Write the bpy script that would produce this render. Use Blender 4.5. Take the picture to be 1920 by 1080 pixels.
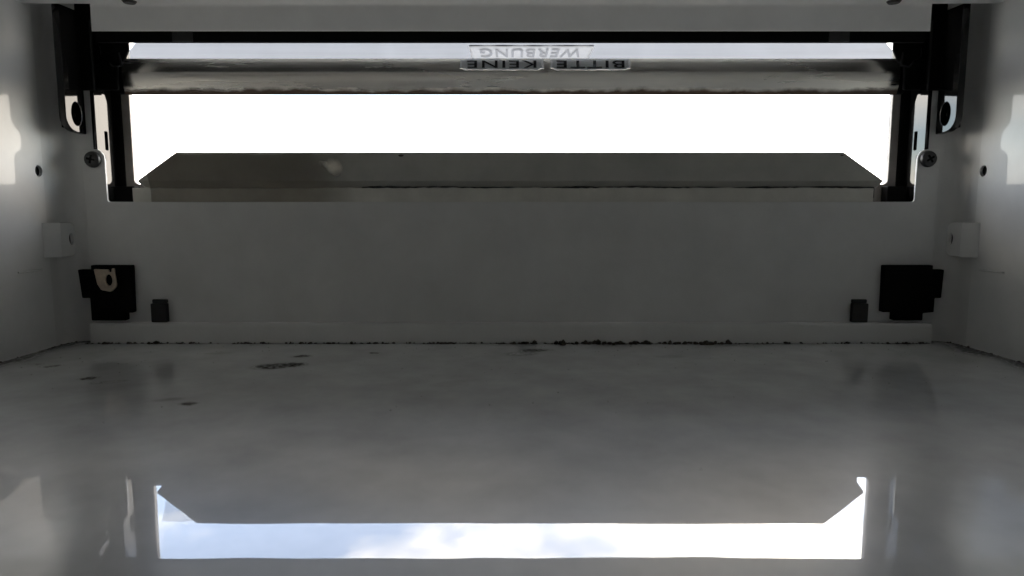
import bpy, bmesh, math, random
from mathutils import Vector, Matrix

for o in list(bpy.data.objects):
    bpy.data.objects.remove(o)
SC = bpy.context.scene
COL = SC.collection
R = math.radians
MM = 0.001

# ---------------------------------------------------------------- camera
cam_data = bpy.data.cameras.new('camera')
cam = bpy.data.objects.new('camera', cam_data)
COL.objects.link(cam)
cam.location = (0.0, -0.275, 0.0535)
cam.rotation_euler = (R(90 - 6.4), 0, 0)
cam_data.sensor_width = 36.0
cam_data.lens = 36.0 * 1240 / 1920
cam_data.shift_x = 0.001
cam_data.clip_start = 0.004
cam_data.clip_end = 2000
cam_data.dof.use_dof = True
cam_data.dof.focus_distance = 0.29
cam_data.dof.aperture_fstop = 16.0
SC.camera = cam

# ---------------------------------------------------------------- sky, sun, exposure
EXPOSURE = 3.38
SUN_EL, SUN_ROT = R(50), R(90)
world = bpy.data.worlds.new('World')
SC.world = world
world.use_nodes = True
nt = world.node_tree
nt.nodes.clear()
w_out = nt.nodes.new('ShaderNodeOutputWorld')
w_bg = nt.nodes.new('ShaderNodeBackground')
sky = nt.nodes.new('ShaderNodeTexSky')
sky.sky_type = 'NISHITA'
sky.sun_disc = False
sky.sun_elevation = SUN_EL
sky.sun_rotation = SUN_ROT
sky.dust_density = 1.2
sky.air_density = 1.0
w_tc = nt.nodes.new('ShaderNodeTexCoord')
w_map = nt.nodes.new('ShaderNodeMapping')
w_map.inputs['Location'].default_value = (0.62, 0.1, 0.25)
w_map.inputs['Scale'].default_value = (-1.0, 1.0, 2.2)
w_noise = nt.nodes.new('ShaderNodeTexNoise')
w_noise.inputs['Scale'].default_value = 1.9
w_noise.inputs['Detail'].default_value = 6.0
w_noise.inputs['Roughness'].default_value = 0.55
w_ramp = nt.nodes.new('ShaderNodeValToRGB')
w_ramp.color_ramp.elements[0].position = 0.43
w_ramp.color_ramp.elements[0].color = (0.12, 0.12, 0.12, 1)
w_ramp.color_ramp.elements[1].position = 0.555
w_mix = nt.nodes.new('ShaderNodeMix')
w_mix.data_type = 'RGBA'
w_mix.inputs['B'].default_value = (9.2, 8.4, 7.35, 1)      # sunlit cloud
L = nt.links.new
L(w_tc.outputs['Generated'], w_map.inputs['Vector'])
L(w_map.outputs['Vector'], w_noise.inputs['Vector'])
L(w_noise.outputs['Fac'], w_ramp.inputs['Fac'])
L(w_ramp.outputs['Color'], w_mix.inputs['Factor'])
L(sky.outputs['Color'], w_mix.inputs['A'])
L(w_mix.outputs['Result'], w_bg.inputs['Color'])
w_bg.inputs['Strength'].default_value = 0.12
L(w_bg.outputs['Background'], w_out.inputs['Surface'])

sun_data = bpy.data.lights.new('sun', 'SUN')
sun_data.energy = 2.5
sun_data.angle = R(0.6)
sun_data.color = (1.0, 0.95, 0.88)
sun = bpy.data.objects.new('sun', sun_data)
COL.objects.link(sun)
sun.rotation_euler = (0, R(90) - SUN_EL, 0)       # stands to the side (+X), square to the slot
sun.location = (3, 0, 3)

SC.render.engine = 'CYCLES'
SC.view_settings.view_transform = 'Standard'
SC.view_settings.look = 'None'
SC.view_settings.gamma = 1.0
SC.view_settings.use_curve_mapping = False
SC.view_settings.exposure = EXPOSURE
SC.cycles.max_bounces = 16
SC.cycles.diffuse_bounces = 10
SC.cycles.glossy_bounces = 8
SC.cycles.transparent_max_bounces = 12
SC.cycles.sample_clamp_indirect = 0

# ---------------------------------------------------------------- materials
def mat(name, color, rough=0.5, metal=0.0, spec=0.5, coat=0.0, mottling=0.0, mottle_scale=60.0,
        bump=0.0, bump_scale=400.0, stretch=(1, 1, 1), alpha=1.0, rough_var=0.0):
    m = bpy.data.materials.new(name)
    m.use_nodes = True
    t = m.node_tree
    b = t.nodes['Principled BSDF']
    b.inputs['Base Color'].default_value = (*color, 1)
    b.inputs['Roughness'].default_value = rough
    b.inputs['Metallic'].default_value = metal
    b.inputs['Specular IOR Level'].default_value = spec
    b.inputs['Coat Weight'].default_value = coat
    b.inputs['Alpha'].default_value = alpha
    tc = t.nodes.new('ShaderNodeTexCoord')
    mp = t.nodes.new('ShaderNodeMapping')
    mp.inputs['Scale'].default_value = stretch
    t.links.new(tc.outputs['Object'], mp.inputs['Vector'])
    if mottling > 0 or rough_var > 0:
        n = t.nodes.new('ShaderNodeTexNoise')
        n.inputs['Scale'].default_value = mottle_scale
        n.inputs['Detail'].default_value = 7
        n.inputs['Roughness'].default_value = 0.62
        t.links.new(mp.outputs['Vector'], n.inputs['Vector'])
        mr = t.nodes.new('ShaderNodeMapRange')
        mr.inputs['From Min'].default_value = 0.25
        mr.inputs['From Max'].default_value = 0.75
        mr.inputs['To Min'].default_value = 1 - mottling
        mr.inputs['To Max'].default_value = 1 + mottling
        t.links.new(n.outputs['Fac'], mr.inputs['Value'])
        mx = t.nodes.new('ShaderNodeVectorMath')
        mx.operation = 'SCALE'
        mx.inputs[0].default_value = color
        t.links.new(mr.outputs['Result'], mx.inputs['Scale'])
        t.links.new(mx.outputs['Vector'], b.inputs['Base Color'])
        if rough_var > 0:
            rr = t.nodes.new('ShaderNodeMapRange')
            rr.inputs['From Min'].default_value = 0.3
            rr.inputs['From Max'].default_value = 0.7
            rr.inputs['To Min'].default_value = max(0.01, rough - rough_var)
            rr.inputs['To Max'].default_value = rough + rough_var
            t.links.new(n.outputs['Fac'], rr.inputs['Value'])
            t.links.new(rr.outputs['Result'], b.inputs['Roughness'])
    if bump > 0:
        n2 = t.nodes.new('ShaderNodeTexNoise')
        n2.inputs['Scale'].default_value = bump_scale
        n2.inputs['Detail'].default_value = 3
        t.links.new(mp.outputs['Vector'], n2.inputs['Vector'])
        bp = t.nodes.new('ShaderNodeBump')
        bp.inputs['Strength'].default_value = bump
        bp.inputs['Distance'].default_value = 0.0002
        t.links.new(n2.outputs['Fac'], bp.inputs['Height'])
        t.links.new(bp.outputs['Normal'], b.inputs['Normal'])
    return m

PAINT = (0.68, 0.685, 0.675)
M = {}
M['paint'] = mat('white_enamel', PAINT, 0.025, spec=0.14, mottling=0.05, mottle_scale=90, bump=0.012, bump_scale=300, rough_var=0.012)
M['panel'] = mat('white_enamel_panel', (0.57, 0.572, 0.56), 0.42, mottling=0.10, mottle_scale=34, bump=0.30, bump_scale=1100)
M['door'] = mat('grey_door_enamel', (0.68, 0.68, 0.67), 0.4, mottling=0.05)
M['ceiling'] = mat('pale_ceiling_enamel', (0.84, 0.84, 0.83), 0.4, mottling=0.05, mottle_scale=70, bump=0.1, bump_scale=1500)
M['plate'] = mat('dull_plate_enamel', (0.46, 0.455, 0.42), 0.5, mottling=0.14, mottle_scale=60, bump=0.1, bump_scale=900)
M['strip'] = mat('pale_strip_enamel', (0.56, 0.55, 0.50), 0.5, mottling=0.15, mottle_scale=80)
M['black'] = mat('black_plastic', (0.004, 0.004, 0.004), 0.6, spec=0.06, bump=0.05, bump_scale=1800)
M['grey_black'] = mat('worn_black_rubber', (0.022, 0.022, 0.022), 0.7, mottling=0.3, mottle_scale=300)
M['black_gloss'] = mat('black_gloss_enamel', (0.006, 0.006, 0.006), 0.06, spec=0.38, mottling=0.2, bump=0.03, bump_scale=500)
M['screw'] = mat('dark_zinc', (0.07, 0.07, 0.07), 0.45, metal=1.0, mottling=0.2, mottle_scale=300)
M['brass'] = mat('bronze_tongue', (0.62, 0.52, 0.40), 0.30, metal=1.0, mottling=0.2, mottle_scale=400)
M['frame'] = mat('aged_aluminium', (0.30, 0.28, 0.26), 0.5, metal=0.6, mottling=0.15, mottle_scale=200)
M['steel'] = mat('stainless_steel', (0.58, 0.61, 0.65), 0.05, metal=1.0, mottling=0.12, mottle_scale=70, bump=0.12, bump_scale=160,
                 stretch=(0.12, 1.6, 1.6), rough_var=0.05)
M['rail_steel'] = mat('dull_rail_steel', (0.90, 0.87, 0.81), 0.28, metal=0.55, mottling=0.16, mottle_scale=70, bump=0.1, bump_scale=160,
                 stretch=(0.12, 1.6, 1.6), rough_var=0.06)
M['label'] = mat('label_tape', (0.80, 0.81, 0.83), 0.3, metal=0.65, mottling=0.06, mottle_scale=200, bump=0.2, bump_scale=180)
M['label_edge'] = mat('label_edge', (0.85, 0.85, 0.85), 0.5)
M['label_edge'] = mat('label_edge', (0.9, 0.9, 0.9), 0.25, metal=0.6)
M['glare_ink'] = mat('glare_ink', (0.42, 0.43, 0.46), 0.3, metal=0.6)  # letters paled by glare, put into the ink colour
M['ink'] = mat('black_ink', (0.02, 0.02, 0.025), 0.3, coat=0.5)
M['dirt'] = mat('black_dirt', (0.040, 0.034, 0.026), 0.95, mottling=0.5, mottle_scale=700)
M['tape'] = mat('brown_tape', (0.22, 0.18, 0.12), 0.3, alpha=0.4, mottling=0.3, mottle_scale=120)
M['plate_glint'] = mat('painted_glint', (0.95, 0.91, 0.80), 0.35, mottling=0.25, mottle_scale=260)  # warm glint on the deflector plate, painted as pale colour
M['ground'] = mat('pavement', (0.046, 0.049, 0.054), 0.9, spec=0.1, mottling=0.2, mottle_scale=3)

# floor: the same enamel with dried smears and dust gathered near the front seam
def smear_floor():
    m = mat('white_enamel_floor', (0.57, 0.575, 0.575), 0.26, spec=0.18, coat=1.0, mottling=0.17, mottle_scale=48)
    t = m.node_tree
    b = t.nodes['Principled BSDF']
    b.inputs['Coat IOR'].default_value = 1.72
    lk = t.links.new
    tc = t.nodes.new('ShaderNodeTexCoord')
    ns = t.nodes.new('ShaderNodeTexNoise')
    ns.inputs['Scale'].default_value = 170
    ns.inputs['Detail'].default_value = 4
    lk(tc.outputs['Object'], ns.inputs['Vector'])
    wob = t.nodes.new('ShaderNodeVectorMath'); wob.operation = 'SUBTRACT'
    wob.inputs[1].default_value = (0.5, 0.5, 0.5)
    lk(ns.outputs['Color'], wob.inputs[0])
    wob2 = t.nodes.new('ShaderNodeVectorMath'); wob2.operation = 'SCALE'
    wob2.inputs['Scale'].default_value = 0.0045
    lk(wob.outputs['Vector'], wob2.inputs[0])
    co = t.nodes.new('ShaderNodeVectorMath'); co.operation = 'ADD'
    lk(tc.outputs['Object'], co.inputs[0]); lk(wob2.outputs['Vector'], co.inputs[1])
    last = None
    # x, y, half width, half depth (mm), turn, strength
    for x, y, rx, ry, a, s in [(-84, -46, 6.5, 3.2, 20, .75), (-77.5, -43.5, 4, 2.6, 10, .8), (-79, -29.6, 3.2, 1.6, 12, 1),
                               (-53, -23.5, 2.2, 1.1, 0, 1), (9.5, -18.6, 6, 2.0, 8, .7), (4, -25, 5.5, 2.4, 10, .45),
                               (-91, -92.4, 2.2, 1.1, 5, .8), (-99, -88.5, 3.5, 1.2, 15, .35), (-138, -63.5, 3, 1.3, 25, .9),
                               (-129, -68, 5, 1.0, 20, .5), (-162, -46, 3.2, 1.2, 15, .7), (-171, -43, 3, 1.0, -10, .6),
                               (-113, -24, 5, 1.2, 4, .3), (60, -30, 6, 1.4, 3, .25), (-20, -70, 5, 2, 40, .12)]:
        sub = t.nodes.new('ShaderNodeVectorMath'); sub.operation = 'SUBTRACT'
        sub.inputs[1].default_value = (x * MM, y * MM, 0)
        lk(co.outputs['Vector'], sub.inputs[0])
        rot = t.nodes.new('ShaderNodeVectorRotate'); rot.rotation_type = 'Z_AXIS'
        rot.inputs['Angle'].default_value = R(-a)
        lk(sub.outputs['Vector'], rot.inputs['Vector'])
        sc = t.nodes.new('ShaderNodeVectorMath'); sc.operation = 'MULTIPLY'
        sc.inputs[1].default_value = (1000 / (rx * 1.35), 1000 / (ry * 1.9), 0)
        lk(rot.outputs['Vector'], sc.inputs[0])
        ln = t.nodes.new('ShaderNodeVectorMath'); ln.operation = 'LENGTH'
        lk(sc.outputs['Vector'], ln.inputs[0])
        mr = t.nodes.new('ShaderNodeMapRange'); mr.interpolation_type = 'SMOOTHSTEP'
        mr.inputs['From Min'].default_value = 1.1
        mr.inputs['From Max'].default_value = 0.55
        mr.inputs['To Min'].default_value = 0
        mr.inputs['To Max'].default_value = min(1, s * 1.3)
        lk(ln.outputs['Value'], mr.inputs['Value'])
        if last is None:
            last = mr.outputs['Result']
        else:
            mx = t.nodes.new('ShaderNodeMath'); mx.operation = 'MAXIMUM'
            lk(last, mx.inputs[0]); lk(mr.outputs['Result'], mx.inputs[1])
            last = mx.outputs['Value']
    # grime creeping out of the front seam and the side seams
    sx = t.nodes.new('ShaderNodeSeparateXYZ'); lk(tc.outputs['Object'], sx.inputs['Vector'])
    gn1 = t.nodes.new('ShaderNodeTexNoise'); gn1.inputs['Scale'].default_value = 34; gn1.inputs['Detail'].default_value = 5
    lk(tc.outputs['Object'], gn1.inputs['Vector'])
    off = t.nodes.new('ShaderNodeMath'); off.operation = 'MULTIPLY_ADD'
    lk(gn1.outputs['Fac'], off.inputs[0]); off.inputs[1].default_value = 0.024; off.inputs[2].default_value = -0.0095
    for axis in ('Y', 'X'):
        val = sx.outputs[axis]
        if axis == 'X':
            ab = t.nodes.new('ShaderNodeMath'); ab.operation = 'ABSOLUTE'; lk(val, ab.inputs[0])
            sb = t.nodes.new('ShaderNodeMath'); sb.operation = 'SUBTRACT'; lk(ab.outputs['Value'], sb.inputs[0]); sb.inputs[1].default_value = 0.1835
            val = sb.outputs['Value']
        ad1 = t.nodes.new('ShaderNodeMath'); ad1.operation = 'ADD'
        lk(val, ad1.inputs[0]); lk(off.outputs['Value'], ad1.inputs[1])
        g1 = t.nodes.new('ShaderNodeMapRange'); g1.interpolation_type = 'SMOOTHSTEP'
        g1.inputs['From Min'].default_value = -0.0065; g1.inputs['From Max'].default_value = -0.0005
        g1.inputs['To Min'].default_value = 0; g1.inputs['To Max'].default_value = 0.85
        lk(ad1.outputs['Value'], g1.inputs['Value'])
        mx = t.nodes.new('ShaderNodeMath'); mx.operation = 'MAXIMUM'
        lk(last, mx.inputs[0]); lk(g1.outputs['Result'], mx.inputs[1])
        last = mx.outputs['Value']
    # broken up by grain
    gn = t.nodes.new('ShaderNodeTexNoise'); gn.inputs['Scale'].default_value = 600; gn.inputs['Detail'].default_value = 3
    lk(tc.outputs['Object'], gn.inputs['Vector'])
    gr = t.nodes.new('ShaderNodeMapRange')
    gr.inputs['From Min'].default_value = 0.35; gr.inputs['From Max'].default_value = 0.6
    gr.inputs['To Min'].default_value = 0.75; gr.inputs['To Max'].default_value = 1.0
    lk(gn.outputs['Fac'], gr.inputs['Value'])
    ml = t.nodes.new('ShaderNodeMath'); ml.operation = 'MULTIPLY'
    lk(last, ml.inputs[0]); lk(gr.outputs['Result'], ml.inputs[1])
    old = b.inputs['Base Color'].links[0].from_socket
    mix = t.nodes.new('ShaderNodeMix'); mix.data_type = 'RGBA'
    lk(ml.outputs['Value'], mix.inputs['Factor'])
    lk(old, mix.inputs['A'])
    mix.inputs['B'].default_value = (0.03, 0.027, 0.022, 1)
    lk(mix.outputs['Result'], b.inputs['Base Color'])
    # patchy dust film: roughness varies softly
    dn = t.nodes.new('ShaderNodeTexNoise'); dn.inputs['Scale'].default_value = 22; dn.inputs['Detail'].default_value = 6
    lk(tc.outputs['Object'], dn.inputs['Vector'])
    dr = t.nodes.new('ShaderNodeMapRange')
    dr.inputs['From Min'].default_value = 0.35; dr.inputs['From Max'].default_value = 0.7
    dr.inputs['To Min'].default_value = 0.004; dr.inputs['To Max'].default_value = 0.02
    lk(dn.outputs['Fac'], dr.inputs['Value'])
    ad = t.nodes.new('ShaderNodeMath'); ad.operation = 'MULTIPLY_ADD'
    lk(ml.outputs['Value'], ad.inputs[0]); ad.inputs[1].default_value = 0.5
    lk(dr.outputs['Result'], ad.inputs[2])
    lk(ad.outputs['Value'], b.inputs['Coat Roughness'])
    # slightly wavy sheet
    wn = t.nodes.new('ShaderNodeTexNoise'); wn.inputs['Scale'].default_value = 26; wn.inputs['Detail'].default_value = 2
    lk(tc.outputs['Object'], wn.inputs['Vector'])
    wb = t.nodes.new('ShaderNodeBump'); wb.inputs['Strength'].default_value = 0.12; wb.inputs['Distance'].default_value = 0.0004
    lk(wn.outputs['Fac'], wb.inputs['Height']); lk(wb.outputs['Normal'], b.inputs['Coat Normal'])
    # dried dirt is matt
    for sock, full in (('Coat Weight', 1.0), ('Specular IOR Level', 0.18)):
        inv = t.nodes.new('ShaderNodeMath'); inv.operation = 'MULTIPLY_ADD'
        lk(ml.outputs['Value'], inv.inputs[0]); inv.inputs[1].default_value = -full; inv.inputs[2].default_value = full
        lk(inv.outputs['Value'], b.inputs[sock])
    return m
M['floor'] = smear_floor()

# stainless flap: rusty grime along its lower rim
def add_rim_grime(m, z0, z1, col):
    t = m.node_tree; lk = t.links.new
    b = t.nodes['Principled BSDF']
    tc = t.nodes.new('ShaderNodeTexCoord')
    sp = t.nodes.new('ShaderNodeSeparateXYZ'); lk(tc.outputs['Object'], sp.inputs['Vector'])
    n = t.nodes.new('ShaderNodeTexNoise'); n.inputs['Scale'].default_value = 130; n.inputs['Detail'].default_value = 6
    lk(tc.outputs['Object'], n.inputs['Vector'])
    a = t.nodes.new('ShaderNodeMath'); a.operation = 'MULTIPLY_ADD'
    lk(n.outputs['Fac'], a.inputs[0]); a.inputs[1].default_value = 0.0035; lk(sp.outputs['Z'], a.inputs[2])
    r = t.nodes.new('ShaderNodeMapRange'); r.interpolation_type = 'SMOOTHSTEP'
    r.inputs['From Min'].default_value = z1; r.inputs['From Max'].default_value = z0
    lk(a.outputs['Value'], r.inputs['Value'])
    old = b.inputs['Base Color'].links[0].from_socket
    mx = t.nodes.new('ShaderNodeMix'); mx.data_type = 'RGBA'
    lk(r.outputs['Result'], mx.inputs['Factor']); lk(old, mx.inputs['A']); mx.inputs['B'].default_value = (*col, 1)
    lk(mx.outputs['Result'], b.inputs['Base Color'])
    s = t.nodes.new('ShaderNodeMath'); s.operation = 'SUBTRACT'; s.inputs[0].default_value = 1.0
    lk(r.outputs['Result'], s.inputs[1]); lk(s.outputs['Value'], b.inputs['Metallic'])
add_rim_grime(M['rail_steel'], 0.1064, 0.1084, (0.07, 0.045, 0.03))

def fade_alpha(m, kind, amount):
    t = m.node_tree; lk = t.links.new
    b = t.nodes['Principled BSDF']
    tc = t.nodes.new('ShaderNodeTexCoord')
    n = t.nodes.new('ShaderNodeTexNoise'); n.inputs['Scale'].default_value = 140; n.inputs['Detail'].default_value = 5
    lk(tc.outputs['Object'], n.inputs['Vector'])
    r = t.nodes.new('ShaderNodeMapRange'); r.interpolation_type = 'SMOOTHSTEP'
    a = t.nodes.new('ShaderNodeMath'); a.operation = 'MULTIPLY_ADD'
    lk(n.outputs['Fac'], a.inputs[0])
    if kind == 'tape':                        # thins out towards its torn right end
        sp = t.nodes.new('ShaderNodeSeparateXYZ'); lk(tc.outputs['Object'], sp.inputs['Vector'])
        a.inputs[1].default_value = 0.012; lk(sp.outputs['X'], a.inputs[2])
        r.inputs['From Min'].default_value = -0.053; r.inputs['From Max'].default_value = -0.078
    else:                                     # the painted glint, with soft edges
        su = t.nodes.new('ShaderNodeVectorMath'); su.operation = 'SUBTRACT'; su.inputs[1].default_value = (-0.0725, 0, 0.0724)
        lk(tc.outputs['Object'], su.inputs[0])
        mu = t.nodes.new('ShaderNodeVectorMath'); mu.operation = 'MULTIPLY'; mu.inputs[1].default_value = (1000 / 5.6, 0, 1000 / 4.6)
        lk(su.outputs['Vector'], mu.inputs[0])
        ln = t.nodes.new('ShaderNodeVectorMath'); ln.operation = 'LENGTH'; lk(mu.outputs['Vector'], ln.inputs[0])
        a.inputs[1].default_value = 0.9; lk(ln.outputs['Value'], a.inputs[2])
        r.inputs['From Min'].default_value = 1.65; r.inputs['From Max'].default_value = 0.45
    r.inputs['To Min'].default_value = 0; r.inputs['To Max'].default_value = amount
    lk(a.outputs['Value'], r.inputs['Value']); lk(r.outputs['Result'], b.inputs['Alpha'])
fade_alpha(M['tape'], 'tape', 0.4)
fade_alpha(M['plate_glint'], 'blob', 0.9)

# ---------------------------------------------------------------- mesh helpers (all lengths in mm)
def link(name, me, m, parent=None, smooth=True):
    o = bpy.data.objects.new(name, me)
    COL.objects.link(o)
    if m is not None:
        me.materials.clear()
        me.materials.append(M[m])
    if parent is not None:
        o.parent = parent
    if smooth:
        me.polygons.foreach_set('use_smooth', [True] * len(me.polygons))
        try:
            me.set_sharp_from_angle(angle=R(35))
        except Exception:
            pass
    return o

def finish(bm, scale=MM):
    bmesh.ops.recalc_face_normals(bm, faces=bm.faces)
    bmesh.ops.scale(bm, vec=(scale,) * 3, verts=bm.verts)
    me = bpy.data.meshes.new('mesh')
    bm.to_mesh(me)
    bm.free()
    return me

def add_box(bm, x0, x1, y0, y1, z0, z1, bevel=0.0, seg=2):
    g = bmesh.ops.create_cube(bm, size=1)
    for v in g['verts']:
        v.co = Vector(((x0 + x1) / 2 + v.co.x * (x1 - x0), (y0 + y1) / 2 + v.co.y * (y1 - y0), (z0 + z1) / 2 + v.co.z * (z1 - z0)))
    if bevel:
        es = list({e for v in g['verts'] for e in v.link_edges})
        bmesh.ops.bevel(bm, geom=es, offset=bevel, segments=seg, affect='EDGES', profile=0.5)

def box(name, dims, m, parent=None, bevel=0.0, seg=2):
    bm = bmesh.new()
    add_box(bm, *dims, bevel=bevel, seg=seg)
    return link(name, finish(bm), m, parent, smooth=False)

def fillet(pts, radii, n=5):
    out = []
    k = len(pts)
    for i in range(k):
        p = Vector(pts[i]); a = Vector(pts[i - 1]); b = Vector(pts[(i + 1) % k])
        r = radii[i] if isinstance(radii, (list, tuple)) else radii
        if r <= 0:
            out.append(tuple(p)); continue
        da = (a - p).normalized(); db = (b - p).normalized()
        ang = da.angle(db)
        t = min(r / math.tan(ang / 2), 0.49 * (a - p).length, 0.49 * (b - p).length)
        r2 = t * math.tan(ang / 2)
        c = p + (da + db).normalized() * (r2 / math.sin(ang / 2))
        s = p + da * t; e = p + db * t
        a0 = math.atan2(s.y - c.y, s.x - c.x); a1 = math.atan2(e.y - c.y, e.x - c.x)
        d = (a1 - a0 + math.pi) % (2 * math.pi) - math.pi
        for q in range(n + 1):
            w = a0 + d * q / n
            out.append((c.x + r2 * math.cos(w), c.y + r2 * math.sin(w)))
    return out

def ellipse(cx, cy, rx, ry, n=24):
    return [(cx + rx * math.cos(2 * math.pi * i / n), cy + ry * math.sin(2 * math.pi * i / n)) for i in range(n)]

def rect(x0, x1, y0, y1, r=0.0):
    p = [(x0, y0), (x1, y0), (x1, y1), (x0, y1)]
    return fillet(p, r) if r > 0 else p

def sheet(name, outer, holes, plane, w0, w1, m, parent=None, bevel=0.12):
    """flat sheet with real holes; plane 'xz' (thickness along y), 'yz' (along x) or 'xy' (along z)"""
    cu = bpy.data.curves.new('c', 'CURVE')
    cu.dimensions = '2D'
    cu.fill_mode = 'BOTH'
    cu.extrude = max(abs(w1 - w0) / 2 - bevel, 0.01)
    cu.bevel_depth = bevel
    cu.bevel_resolution = 1
    cu.offset = -bevel
    for loop in [outer] + list(holes):
        s = cu.splines.new('POLY')
        s.points.add(len(loop) - 1)
        for i, p in enumerate(loop):
            s.points[i].co = (p[0], p[1], 0, 1)
        s.use_cyclic_u = True
    tmp = bpy.data.objects.new('tmp', cu)
    COL.objects.link(tmp)
    dg = bpy.context.evaluated_depsgraph_get()
    me = bpy.data.meshes.new_from_object(tmp.evaluated_get(dg))
    bpy.data.objects.remove(tmp)
    wc = (w0 + w1) / 2
    bm = bmesh.new()
    bm.from_mesh(me)
    bpy.data.meshes.remove(me)
    bmesh.ops.remove_doubles(bm, verts=bm.verts, dist=1e-4)
    for v in bm.verts:
        u, q, w = v.co
        v.co = Vector((u, wc + w, q)) if plane == 'xz' else Vector((wc + w, u, q)) if plane == 'yz' else Vector((u, q, wc + w))
    return link(name, finish(bm), m, parent, smooth=False)

def profile_x(name, prof, x0, x1, thick, m, parent=None, cut=None, nx=1, solid_up=True):
    """sheet bent along a (y,z) profile and drawn out along x; cut(y,z,i)-> (x0,x1) per profile point"""
    bm = bmesh.new()
    n = len(prof)
    nrm = []
    for i in range(n):
        a = Vector(prof[max(i - 1, 0)]); b = Vector(prof[min(i + 1, n - 1)])
        d = (b - a).normalized()
        nrm.append(Vector((-d.y, d.x)))
    grid = []
    for side in (0, 1):
        rows = []
        for i in range(n):
            p = Vector(prof[i]) + nrm[i] * (thick * side)
            xa, xb = cut(i) if cut else (x0, x1)
            rows.append([bm.verts.new((xa + (xb - xa) * k / nx, p.x, p.y)) for k in range(nx + 1)])
        grid.append(rows)
    for side in (0, 1):
        for i in range(n - 1):
            for k in range(nx):
                bm.faces.new([grid[side][i][k], grid[side][i][k + 1], grid[side][i + 1][k + 1], grid[side][i + 1][k]])
    for i in range(n - 1):
        for k in (0, nx):
            bm.faces.new([grid[0][i][k], grid[0][i + 1][k], grid[1][i + 1][k], grid[1][i][k]])
    for i in (0, n - 1):
        for k in range(nx):
            bm.faces.new([grid[0][i][k], grid[0][i][k + 1], grid[1][i][k + 1], grid[1][i][k]])
    return link(name, finish(bm), m, parent)

def thing(name, label, cat, loc=(0, 0, 0), group=None):
    o = bpy.data.objects.new(name, None)
    COL.objects.link(o)
    o.empty_display_size = 0.01
    o['label'] = label
    o['category'] = cat
    if group:
        o['group'] = group
    return o

def mirror_copy(me):
    c = me.copy()
    for v in c.vertices:
        v.co.x = -v.co.x
    c.flip_normals()
    return c

# ================================================================ setting: ground outside
gm = bmesh.new()
gv = [gm.verts.new(p) for p in ((-600, -600, -1.15), (600, -600, -1.15), (600, 600, -1.15), (-600, 600, -1.15))]
gm.faces.new(gv)
ground = link('ground', finish(gm, 1.0), 'ground')
ground['kind'] = 'structure'
ground['label'] = 'pale pavement outside below the letterbox'

# ================================================================ letterbox housing
HX = 185.0          # half inner width
BACK = -345.0       # rear door
TOP = 131.0
lb = thing('letterbox', 'inside of a pale grey enamelled metal letterbox, open slot in its front', 'letterbox')
box('floor', (-186.2, 186.2, BACK - 1, 17.0, -1.2, 0.0), 'floor', lb)
box('rear_lintel', (-186.2, 186.2, BACK - 2.2, BACK - 1.05, 133.0, 140.6), 'panel', lb)

# side walls: flat sheet that turns round a small radius into a front flange
def side_wall(s):
    # wall with punched hole
    w = sheet('side_wall', [(BACK, 0.02), (17.0, 0.02), (17.0, 139.5), (BACK, 139.5)], [ellipse(-12.4, 70.2, 2.0, 2.2)], 'yz', s * HX, s * (HX + 1.2), 'paint', lb, bevel=0.02)
    # front corner fold, a small radius into the flange behind the panel
    prof = [(HX - 0.06, -10.5)]
    for q in range(11):
        a = R(90) * q / 10
        prof.append((HX - 8.06 + 8 * math.cos(a), -7.0 + 8 * math.sin(a)))
    prof.append((171.5, 1.05))
    bm = bmesh.new()
    lo = [bm.verts.new((s * x, y + 0.35, 0.02)) for x, y in prof]
    hi = [bm.verts.new((s * x, y + 0.35, 139.4)) for x, y in prof]
    for i in range(len(prof) - 1):
        bm.faces.new([lo[i], lo[i + 1], hi[i + 1], hi[i]])
    link('corner_fold', finish(bm), 'panel', w)
    # dark cavity behind the punched hole
    box('hole_backing', tuple(sorted((s * (HX + 2.6), s * (HX + 1.5)))) + (-18, -7, 64, 77), 'black', w)
    return w
for s in (-1, 1):
    w = side_wall(s)
    # pressed-out mounting tab with a hole, offset from the wall
    tab = sheet('mounting_tab', fillet([(-8.6, 36.2), (1.0, 36.2), (1.0, 50), (-8.6, 50)], [0.2, 3.6, 3.6, 0.2]), [ellipse(-1.8, 43.2, 1.5, 2.3)], 'yz',
                s * 181.0, s * 182.2, 'paint', lb, bevel=0.3)
    bm = bmesh.new()
    pf = [(184.98, -13.2), (183.6, -12.6), (182.0, -10.4), (181.3, -9.3), (181.05, -8.62), (182.15, -8.62), (184.98, -12.0)]
    lo = [bm.verts.new((s * x, y, 36.25)) for x, y in pf]; hi = [bm.verts.new((s * x, y, 49.95)) for x, y in pf]
    for i in range(len(pf)):
        j = (i + 1) % len(pf)
        bm.faces.new([lo[i], lo[j], hi[j], hi[i]])
    bm.faces.new(lo); bm.faces.new(hi)
    link('tab_bend', finish(bm), 'paint', tab)
    box('hole_backing', tuple(sorted((s * 182.3, s * 182.8))) + (-6, 0.4, 39, 47.5), 'black', tab)
    # short raised weld line under the tab
    bm = bmesh.new()
    add_box(bm, *sorted((s * 184.4, s * 185.1)), -28, -15, 31.2, 32.0, bevel=0.3)
    link('weld_line', finish(bm), 'paint', w)

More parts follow.
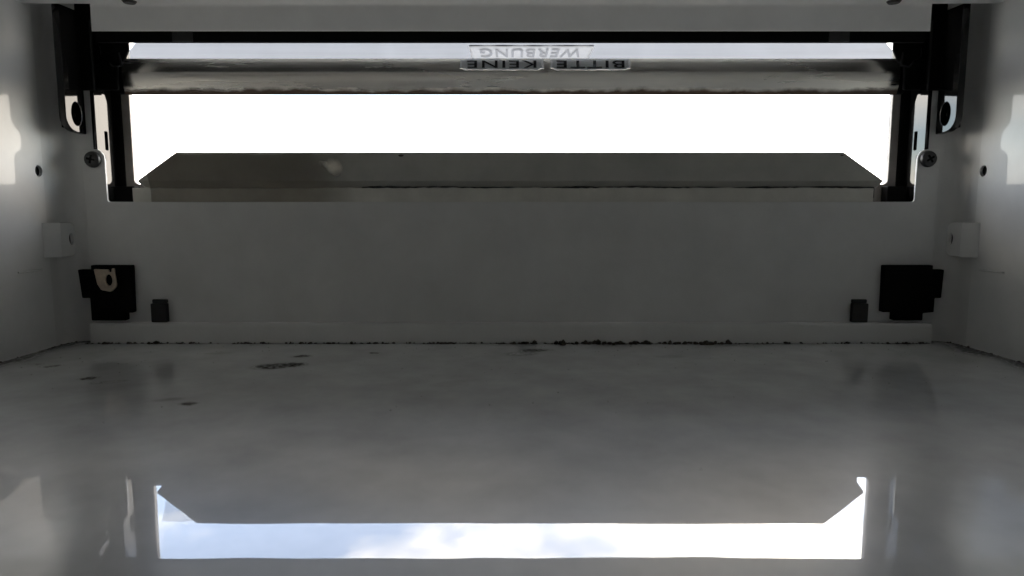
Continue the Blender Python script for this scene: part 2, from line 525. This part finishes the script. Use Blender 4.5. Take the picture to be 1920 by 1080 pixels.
# ceiling with a lip bent down at the front
prof = [(BACK, TOP + 1.7), (-14.2, TOP + 1.7)]
for q in range(1, 7):
    a = R(80) * q / 6
    prof.append((-14.2 + 1.6 * math.sin(a), TOP + 0.1 + 1.6 * math.cos(a)))
prof += [(-10.7, 124.3), (-10.8, 123.9), (-10.3, 123.5)]
ceil = profile_x('ceiling', prof, -184.9, 184.9, 1.0, 'ceiling', lb, cut=lambda i: (-184.9, 184.9) if i < 2 else (-161.6 * (275 + prof[i][0]) / 264.4, 161.6 * (275 + prof[i][0]) / 264.4))
for sx in (-143.0, 143.5):
    bm = bmesh.new()
    bmesh.ops.create_cone(bm, cap_ends=True, segments=20, radius1=2.6, radius2=2.0, depth=0.8)
    bmesh.ops.rotate(bm, verts=bm.verts, matrix=Matrix.Rotation(math.pi, 3, 'X'))
    bmesh.ops.translate(bm, verts=bm.verts, vec=(sx, -16.8, TOP + 1.3))
    link('rivet', finish(bm), 'screw', ceil)
# rear door, shut
box('rear_door', (-186.2, 186.2, BACK - 2.4, BACK - 1.05, -1.2, 132.9), 'door', lb)
box('roof', (-186.2, 186.2, BACK - 1, 17.0, 139.6, 140.6), 'panel', lb)

# front panel of the box (inner sheet) with two ears carrying screws
W = 175.4
pts = [(-W, 0.4), (W, 0.4), (W, 79.8), (166.4, 79.8), (166.4, 58.4), (-166.4, 58.4), (-166.4, 79.8), (-W, 79.8)]
panel = sheet('front_panel', fillet(pts, [0, 0, 0.8, 4.2, 1.2, 1.2, 4.2, 0.8]), [], 'xz', -0.1, 0.9, 'panel', lb, bevel=0.18)
def screw(x, z, parent, turn):
    bm = bmesh.new()
    n = 28
    rings = [(3.35, 0.0), (3.35, -0.5), (3.0, -1.3), (2.2, -1.75), (1.1, -1.95), (0.0, -2.0)]
    prev = None
    for r, y in rings:
        if r == 0:
            c = bm.verts.new((0, y, 0))
            for i in range(n):
                bm.faces.new([prev[i], prev[(i + 1) % n], c])
            break
        cur = [bm.verts.new((r * math.cos(2 * math.pi * i / n), y, r * math.sin(2 * math.pi * i / n))) for i in range(n)]
        if prev:
            for i in range(n):
                bm.faces.new([prev[i], prev[(i + 1) % n], cur[(i + 1) % n], cur[i]])
        prev = cur
    bmesh.ops.translate(bm, verts=bm.verts, vec=(x, -0.12, z))
    o = link('screw', finish(bm), 'screw', parent)
    bm = bmesh.new()
    add_box(bm, -0.42, 0.42, -0.25, 0.05, -1.7, 1.7)
    add_box(bm, -1.7, -0.43, -0.25, 0.05, -0.42, 0.42)
    add_box(bm, 0.43, 1.7, -0.25, 0.05, -0.42, 0.42)
    bmesh.ops.rotate(bm, verts=bm.verts, matrix=Matrix.Rotation(R(turn), 3, 'Y'))
    bmesh.ops.translate(bm, verts=bm.verts, vec=(x, -1.95, z))
    link('cross_recess', finish(bm), 'black', o)
screw(-171.0, 75.6, lb, 12)
screw(170.6, 75.8, lb, 57)
# low flange of the floor standing in front of the panel
fl = profile_x('floor_flange', [(-4.0, 0.02), (-3.5, 7.0), (-3.4, 7.6), (-3.2, 8.05), (-2.8, 8.3), (-2.2, 8.35), (-0.2, 8.35)], -W + 0.4, W - 0.4, -0.001, 'panel', lb)
# outer front sheet with the slot opening
front = sheet('front_sheet', rect(-186.2, 186.2, -1.2, 140.6), [rect(-163.6, 163.6, 66.3, 131.0, 0.8)], 'xz', 17.05, 18.2, 'panel', lb, bevel=0.1)

# ================================================================ slot frame between front sheet and panel
sf = thing('slot_surround', 'black and dull metal surround lining the letter slot opening', 'surround')
sheet('frame_rim', rect(-167.0, 167.0, 58.0, 131.5), [rect(-163.5, 163.5, 66.3, 131.0, 2.0)], 'xz', 15.4, 16.9, 'frame', sf, bevel=0.2)
for s in (-1, 1):
    # back face of the frame's upright
    box('upright', tuple(sorted((s * 176.8, s * 167.05))) + (15.2, 16.8, 57.5, 131), 'black', sf, bevel=0.3)
    box('side_block', tuple(sorted((s * 176.6, s * 170.9))) + (1.6, 15.0, 57.5, 131), 'black', sf, bevel=0.2)
    # upright cheek with punched slots
    ch = sheet('cheek', fillet([(0.6, 58.6), (10.2, 58.6), (10.2, 96), (6.5, 104.5), (0.6, 106.5)], [0, 0, 2, 3, 1]),
               [rect(5.6, 7.6, 80.0, 87.6, 0.3), rect(3.6, 5.4, 75.0, 77.4, 0.2)], 'yz', s * 169.4, s * 170.5, 'black_gloss', sf, bevel=0.12)
    for v in ch.data.vertices:                         # toed in a little towards the opening
        v.co.x -= s * 0.055 * (v.co.y - 0.0006)
    box('foot_block', tuple(sorted((s * 169.3, s * 160.8))) + (10.4, 15.2, 57.6, 65.2), 'black', sf, bevel=0.3)
# hinge bar across the top, with two paler spacers
bar = box('hinge_bar', (-161, 161, -9.0, -7.2, 119.8, 131.0), 'black', sf, bevel=0.2)
for sx in (-127.4, 127.3):
    box('spacer', (sx - 4.0, sx + 4.0, -9.5, -9.05, 119.9, 131.0), 'grey_black', sf, bevel=0.1)

# ================================================================ hinge brackets
def bracket(s, label):
    b = thing('hinge_bracket', label, 'bracket', group='hinge brackets of the flap')
    # plates towards the box
    sheet('face_plate', fillet([(s * 168.0, 103.0), (s * 173.6, 103.0), (s * 173.6, 139.0), (s * 163.5, 139.0), (s * 163.5, 133.0), (s * 168.0, 130.0)],
          [0, 0, 0, 0, 1, 1]), [], 'xz', -1.6, -0.2, 'black', b, bevel=0.25)
    sheet('inner_plate', fillet([(s * 157.0, 139.0), (s * 157.0, 120.4), (s * 159.4, 115.8), (s * 162.0, 114.0), (s * 162.3, 104.4), (s * 171.0, 104.4), (s * 171.0, 139.0)],
          [0, 3.0, 1, 1, 0.6, 0, 0]), [], 'xz', 5.4, 6.8, 'black', b, bevel=0.25)
    # side arm with its eye
    arm = sheet('arm', fillet([(-10.4, 86.4), (0.3, 85.6), (0.3, 134), (-10.4, 134)], [6.0, 0.6, 0.5, 0.5]), [ellipse(-4.6, 93.2, 2.7, 4.6)], 'yz',
          s * 173.7, s * 176.4, 'black_gloss', b, bevel=0.25)
    for v in arm.data.vertices:             # toed in towards the slot
        v.co.x -= s * 0.09 * (v.co.y + 0.006)
    box('eye_backing', tuple(sorted((s * 176.8, s * 177.3))) + (-8.6, -0.6, 87.4, 99.5), 'black', b)
    box('inner_link', tuple(sorted((s * 170.6, s * 165.6))) + (7.0, 13.2, 106.8, 134), 'black', b, bevel=0.2)
    # spring clip on the face plate
    clip = [(164.4, 118.2), (163.4, 118.2), (163.2, 114.2), (160.6, 113.0), (158.6, 110.8), (156.0, 111.2), (156.4, 115.9), (155.4, 116.2), (154.8, 110.4), (158.8, 109.8), (161.4, 112.0), (164.4, 113.4)]
    sheet('spring_clip', fillet([(s * (x + 4.6), z + 3.2) for x, z in clip], 0.2), [], 'xz', 4.7, 5.3, 'black_gloss', b, bevel=0.15)
    return b
bracket(-1, 'black hinge bracket with an eyelet at the left end of the flap')
bracket(1, 'black hinge bracket with an eyelet at the right end of the flap')

# ================================================================ flap of bent stainless steel
flap = thing('flap', 'raised shiny steel letter flap above the bright slot, WERBUNG label on it', 'flap')
def flap_w(y):
    return 156.6 + (181.0 - 156.6) * min(max((y - 11.0) / 32.0, 0), 1.2)
FP = [(10.6, 125.1), (11.0, 124.75), (15, 124.8), (20, 124.85), (26, 124.9), (32, 124.95), (38, 125.0), (44.4, 125.05)]
flap_sheet = profile_x('bent_sheet', FP, -163, 163, 0.8, 'steel', flap, cut=lambda i: (-flap_w(FP[i][0]), flap_w(FP[i][0])), nx=48)
for v in flap_sheet.data.vertices:                     # faint dents, stronger towards the right end
    x = v.co.x * 1000
    v.co.z += (0.02 + 0.05 * max(0, x - 90) / 70) * math.sin(x * 0.17 + v.co.y * 160) * MM
box('hinge_pin', (-163.2, -157.4, 11.2, 12.6, 125.9, 127.4), 'black', flap, bevel=0.3)
box('hinge_pin', (157.4, 163.2, 11.2, 12.6, 125.9, 127.4), 'black', flap, bevel=0.3)
rail = thing('slot_rail', 'dull steel rail under the flap with the BITTE and KEINE labels', 'rail')
A = [(12.6, 118.5), (12.0, 118.35), (11.65, 117.9), (11.35, 116.8), (10.95, 114.8), (10.6, 113.2), (10.5, 112.4), (10.5, 111.6), (10.6, 110.4),
     (11.0, 108.6), (11.5, 106.8), (11.95, 105.4), (12.3, 104.3), (12.35, 103.6)]
rail_sheet = profile_x('bent_sheet', A, -163.3, 163.3, 0.8, 'rail_steel', rail, nx=48)
for v in rail_sheet.data.vertices:
    x = v.co.x * 1000
    v.co.y += 0.02 * math.sin(x * 0.11 + v.co.z * 150) * MM
for sx in (-1, 1):
    box('rail_end', tuple(sorted((sx * 163.4, sx * 166.5))) + (11.8, 14.6, 104.0, 118.0), 'black', rail, bevel=0.4)

def text_mesh(txt, size, width, height):
    cu = bpy.data.curves.new('t', 'FONT')
    cu.body = txt
    cu.size = size
    cu.extrude = 0.0
    cu.space_character = 1.15
    cu.offset = 0.01
    cu.align_x = 'CENTER'
    tmp = bpy.data.objects.new('tmp', cu)
    COL.objects.link(tmp)
    dg = bpy.context.evaluated_depsgraph_get()
    me = bpy.data.meshes.new_from_object(tmp.evaluated_get(dg))
    bpy.data.objects.remove(tmp)
    xs = [v.co.x for v in me.vertices]; ys = [v.co.y for v in me.vertices]
    sx = width / (max(xs) - min(xs)); sy = height / (max(ys) - min(ys))
    cx = (max(xs) + min(xs)) / 2; cy = (max(ys) + min(ys)) / 2
    for v in me.vertices:
        v.co.x = (v.co.x - cx) * sx
        v.co.y = (v.co.y - cy) * sy
    return me

def surf(s, A):
    """point and frame on a bent sheet's visible face at arc length s (mm) from its near edge"""
    acc = 0
    for i in range(len(A) - 1):
        a = Vector(A[i]); b = Vector(A[i + 1])
        l = (b - a).length
        if acc + l >= s or i == len(A) - 2:
            p = a + (b - a) * ((s - acc) / l)
            d = (b - a).normalized()
            return p, d, Vector((d.y, -d.x)) if d.y > 0 or True else None
        acc += l

def on_flap(u, s, h):
    p, d, n = surf(s, PROF)
    q = p + n * h
    return Vector((u, q.x, q.y))

rng = random.Random(4)
PROF, HOST = FP, flap
def label(txt, x0, x1, s0, s1, text_w, text_h, lab, corner=1.6, ink='ink'):
    bm = bmesh.new()
    nx, ns = 28, 8
    jit = [rng.uniform(-0.12, 0.12) for _ in range(nx + 1)]
    top = []
    for k in range(nx + 1):
        row = []
        for j in range(ns + 1):
            f = j / ns
            x = x0 + (x1 - x0) * k / nx
            dx = min(x - x0, x1 - x)
            ins = 0 if dx > corner else (corner - math.sqrt(max(corner ** 2 - (corner - dx) ** 2, 0))) * 0.8
            s = s0 + (s1 - s0 - ins - (0.12 + jit[k])) * f
            lift = 0.09 + 0.08 * math.sin(k * 0.9 + x0) * (1 - f) + (0.25 if j == ns else 0) * (0.5 + 0.5 * math.sin(k * 0.7))
            row.append(bm.verts.new(on_flap(x, s, lift)))
        top.append(row)
    for k in range(nx):
        for j in range(ns):
            bm.faces.new([top[k][j], top[k + 1][j], top[k + 1][j + 1], top[k][j + 1]])
    o = link('label_tape', finish(bm), 'label', HOST)
    sd = o.modifiers.new('thickness', 'SOLIDIFY')
    sd.thickness = 0.00012
    sd.offset = -1
    o['label'] = lab
    # raised pale rim along the far edge and the ends
    bm = bmesh.new()
    path = [(x0 + 0.15, s0 + (s1 - s0) * 0.15)] + [(x0 + (x1 - x0) * k / 30, s1 - 0.12 - jit[min(k, nx)] * 0.9 - (0 if 1 < k < 29 else 0.7)) for k in range(31)] + [(x1 - 0.15, s0 + (s1 - s0) * 0.15)]
    prev = None
    for u, s in path:
        cur = [bm.verts.new(on_flap(u, s + 0.26 * math.cos(q), 0.3 + 0.3 * math.sin(q))) for q in (R(180), R(140), R(100), R(60), R(20), R(-30))]
        if prev:
            for q in range(5):
                bm.faces.new([prev[q], prev[q + 1], cur[q + 1], cur[q]])
        prev = cur
    link('tape_rim', finish(bm), 'label_edge', o)
    # lettering: turned half round, as it stands on the open flap
    me = text_mesh(txt, 1.0, text_w, text_h)
    cx = (x0 + x1) / 2; cs = (s0 + s1) / 2
    for v in me.vertices:
        v.co = on_flap(cx - v.co.x, cs + v.co.y, 0.42) * MM
    lt = link('lettering', me, ink, o, smooth=False)
label('WERBUNG', -18.0, 35.5, 6.5, 31.5, 45, 16.0, 'pale label reading WERBUNG upside down', corner=4.5, ink='glare_ink')
PROF, HOST = A, rail
label('KEINE', -21.3, 13.6, 1.0, 5.9, 29, 3.2, 'grey label reading KEINE upside down')
label('BITTE', 16.6, 50.0, 1.0, 5.9, 28.5, 3.2, 'grey label reading BITTE upside down')

# ================================================================ deflector plate
dp = thing('deflector_plate', 'dull grey sheet metal deflector plate with cut corners below the slot', 'plate')
def plate_y(z):
    if z < 67.0:
        return 0.6 + 1.35 * (67.0 - z)
    return 0.6 - 6.2 * (z - 67.0) / 11.0
pts = [(-151.5, 62.0), (151.5, 62.0), (152.6, 64.6), (153.6, 66.9), (133.4, 78.0), (-134.2, 78.0), (-154.2, 66.9), (-153.0, 64.6)]
pl = sheet('plate', fillet(pts, [0.3, 0.3, 0.3, 0.8, 0.3, 0.3, 0.8, 0.3]), [], 'xz', 0.0, 0.8, 'plate', dp, bevel=0.1)
bm = bmesh.new(); bm.from_mesh(pl.data)
for zc in (63, 64, 65, 66, 67):
    bmesh.ops.bisect_plane(bm, geom=bm.verts[:] + bm.edges[:] + bm.faces[:], plane_co=(0, 0, zc * MM), plane_no=(0, 0, 1))
bm.to_mesh(pl.data); bm.free()
for v in pl.data.vertices:
    v.co.y += plate_y(v.co.z * 1000) * MM
# uneven foot strip in front of the plate's foot
bm = bmesh.new()
n = 160
rng = random.Random(9)
rows = []
for k in range(n + 1):
    x = -156.8 + (150.2 + 156.8) * k / n
    zt = 64.2 + rng.uniform(-0.16, 0.16) + 0.12 * math.sin(k * 0.31)
    rows.append([bm.verts.new((x, 1.9, 57.0)), bm.verts.new((x, 1.7, zt - 0.3)), bm.verts.new((x, 2.0, zt)), bm.verts.new((x, 2.5, zt))])
for k in range(n):
    for j in range(3):
        bm.faces.new([rows[k][j], rows[k + 1][j], rows[k + 1][j + 1], rows[k][j + 1]])
link('foot_strip', finish(bm), 'strip', dp)
# dark strip added to draw the shadow line along the joint
bm = bmesh.new()
n = 120
rows = []
for k in range(n + 1):
    x = -62.0 + (151.0 + 62.0) * k / n
    zt = 64.7 + rng.uniform(-0.12, 0.12) + 0.15 * math.sin(k * 0.13) + 0.1 * math.sin(k * 0.41)
    rows.append([bm.verts.new((x, 2.6, 60.0)), bm.verts.new((x, 2.6, zt - 0.3)), bm.verts.new((x, 3.4, zt))])
for k in range(n):
    for j in range(2):
        bm.faces.new([rows[k][j], rows[k + 1][j], rows[k + 1][j + 1], rows[k][j + 1]])
link('shadow_strip', finish(bm), 'grey_black', dp)
# tape over the left part of the joint
bm = bmesh.new()
nx = 40
rng = random.Random(3)
rows = []
for k in range(nx + 1):
    x = -149.0 + (-60.0 + 149.0) * k / nx
    e = 1.0 * math.sin(k * 0.5) + rng.uniform(-0.4, 0.4)
    r_ = []
    for z, y in ((57.6, 1.45), (62.5, 1.35), (64.4, 1.0), (66.2, 0.35), (68.5, plate_y(68.5) - 0.25), (77.2 + e * 0.2, plate_y(77.2 + e * 0.2) - 0.2)):
        r_.append(bm.verts.new((x + (1.2 * math.sin(z) if k == nx else 0), y, z)))
    rows.append(r_)
for k in range(nx):
    for j in range(5):
        bm.faces.new([rows[k][j], rows[k + 1][j], rows[k + 1][j + 1], rows[k][j + 1]])
tp = link('brown_tape', finish(bm), 'tape', dp)
# pale raised patch whose colour stands in for a glint on the plate
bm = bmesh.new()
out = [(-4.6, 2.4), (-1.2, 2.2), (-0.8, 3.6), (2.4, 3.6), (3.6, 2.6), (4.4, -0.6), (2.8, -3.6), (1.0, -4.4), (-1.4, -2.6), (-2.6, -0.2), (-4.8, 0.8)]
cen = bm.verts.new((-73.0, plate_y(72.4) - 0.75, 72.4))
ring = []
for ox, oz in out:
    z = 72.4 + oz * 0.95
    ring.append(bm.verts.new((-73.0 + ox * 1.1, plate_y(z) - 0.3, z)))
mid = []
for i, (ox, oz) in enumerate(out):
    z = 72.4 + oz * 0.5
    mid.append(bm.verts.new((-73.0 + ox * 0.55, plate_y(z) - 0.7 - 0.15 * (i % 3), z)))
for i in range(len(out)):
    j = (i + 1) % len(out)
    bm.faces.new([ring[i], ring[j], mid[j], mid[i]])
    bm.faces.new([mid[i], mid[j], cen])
link('glint_patch', finish(bm), 'plate_glint', dp)
for sx, sz, r_ in ((-44.2, 76.8, 0.75), (133.0, 76.9, 0.45)):
    bm = bmesh.new()
    bmesh.ops.create_icosphere(bm, subdivisions=2, radius=r_)
    bmesh.ops.scale(bm, vec=(1.5, 0.4, 0.7), verts=bm.verts)
    bmesh.ops.translate(bm, verts=bm.verts, vec=(sx, plate_y(sz) - 0.05, sz))
    link('speck', finish(bm), 'dirt', dp)

# ================================================================ black catches low on the panel
def catch(s, label, tongue):
    c = thing('corner_catch', label, 'catch', group='black catches at the foot of the front panel')
    if s < 0:
        body = fillet([(-171.4, 10.2), (-157.4, 10.2), (-157.4, 13.4), (-154.4, 13.4), (-154.0, 32.8), (-170.2, 32.8), (-170.2, 31.0), (-175.6, 31.0), (-174.6, 19.4), (-171.4, 19.4)], 0.35)
    else:
        body = fillet([(156.2, 10.2), (168.2, 10.2), (168.2, 13.2), (172.6, 13.6), (172.6, 19.4), (175.2, 19.4), (175.6, 31.0), (171.0, 31.0), (171.0, 32.8), (151.4, 32.8), (151.6, 13.6), (156.2, 13.6)], 0.35)
    body = [(x * 1.017, 53.5 + (z - 53.5) * 1.017) for x, z in body]
    sheet('body', body, [], 'xz', -3.4, -0.25, 'black', c, bevel=0.3)
    if tongue:
        sc = lambda p: [(x * 1.03, 53.5 + (z - 53.5) * 1.03) for x, z in p]
        t = sheet('tongue', sc(fillet([(-166.4, 31.6), (-160.6, 31.4), (-160.4, 30.4), (-159.4, 30.4), (-159.2, 31.8), (-158.2, 32.0), (-157.6, 24.6), (-160.0, 22.4), (-164.0, 23.2), (-165.4, 25.6)],
                                  [0.3, 0.2, 0.1, 0.1, 0.2, 0.4, 2.0, 1.5, 1.2, 1.0])), [sc(ellipse(-160.6, 27.2, 1.35, 2.3))], 'xz', -4.4, -3.45, 'brass', c, bevel=0.2)
        t['label'] = 'pale bronze tongue with a hole on the black catch'
    return c
catch(-1, 'black catch with a pale metal tongue, lower left corner of the panel', True)
catch(1, 'plain black catch without tongue, lower right corner of the panel', False)
for s, lab in ((-1, 'small black square lug beside the left catch'), (1, 'small black square lug beside the right catch')):
    xs = (-150.0, -143.4) if s < 0 else (142.2, 148.8)
    lg = thing('panel_lug', lab, 'lug', group='small black lugs at the foot of the panel')
    box('pad', (xs[0], xs[1], -2.6, -0.2, 8.5, 16.4), 'grey_black', lg, bevel=0.35)
    bm = bmesh.new()
    add_box(bm, xs[0] + 0.15, xs[1] - 0.15, -1.4, -0.2, 16.45, 18.0, bevel=0.3)
    link('pad_top', finish(bm), 'grey_black', lg, smooth=False)

# ================================================================ dirt in the front seam
rng = random.Random(21)
bm = bmesh.new()
def crumb(x, y, r):
    g = bmesh.ops.create_icosphere(bm, subdivisions=1, radius=r)
    sx, sy, sz = rng.uniform(0.7, 1.7), rng.uniform(0.6, 1.2), rng.uniform(0.45, 1.0)
    rot = Matrix.Rotation(rng.uniform(0, 6.28), 3, 'Z')
    for v in g['verts']:
        c = Vector((v.co.x * sx, v.co.y * sy, v.co.z * sz)) * rng.uniform(0.8, 1.2)
        v.co = rot @ c + Vector((x, y, r * sz * 0.55))
def seam_density(x):
    d = 0.16
    d += 1.1 * math.exp(-((x - 42) / 22) ** 2) + 0.5 * math.exp(-((x - 80) / 14) ** 2)
    d += 0.5 * math.exp(-((x + 18) / 20) ** 2) + 0.25 * math.exp(-((x + 80) / 20) ** 2)
    d += 0.5 * math.exp(-((abs(x) - 160) / 16) ** 2)
    return d
cnt = 0
while cnt < 800:
    x = rng.uniform(-176, 176)
    d = seam_density(x)
    d *= 0.25 + 1.5 * max(0, math.sin(x * 0.9 + 2 * math.sin(x * 0.37))) * max(0, 0.4 + math.sin(x * 0.23 + 1.3))
    if rng.random() < d / 1.3:
        big = 1.7 if 5 < x < 95 else 1.0
        r = (abs(rng.gauss(0.24, 0.18)) + 0.08) * big
        crumb(x, -4.1 - r * 0.7 - abs(rng.gauss(0, 0.6)) * big, r)
        cnt += 1
for s in (-1, 1):
    for k in range(60):
        t = rng.random() ** 1.6
        r = abs(rng.gauss(0.18, 0.12)) + 0.06
        y = -2 - 60 * t
        x = HX - 0.3 - abs(rng.gauss(0, 0.8)) - (0 if y < -8 else 3.0 * (1 - (-y - 2) / 6) * rng.random())
        crumb(s * x, y, r)
for k in range(240):
    crumb(rng.uniform(-178, 178), -5 - abs(rng.gauss(0, 45)), rng.uniform(0.05, 0.17))
dirt = link('dirt', finish(bm), 'dirt', smooth=False)
dirt['kind'] = 'stuff'
dirt['label'] = 'black crumbs of dirt along the seam of the floor'
dirt['category'] = 'dirt'
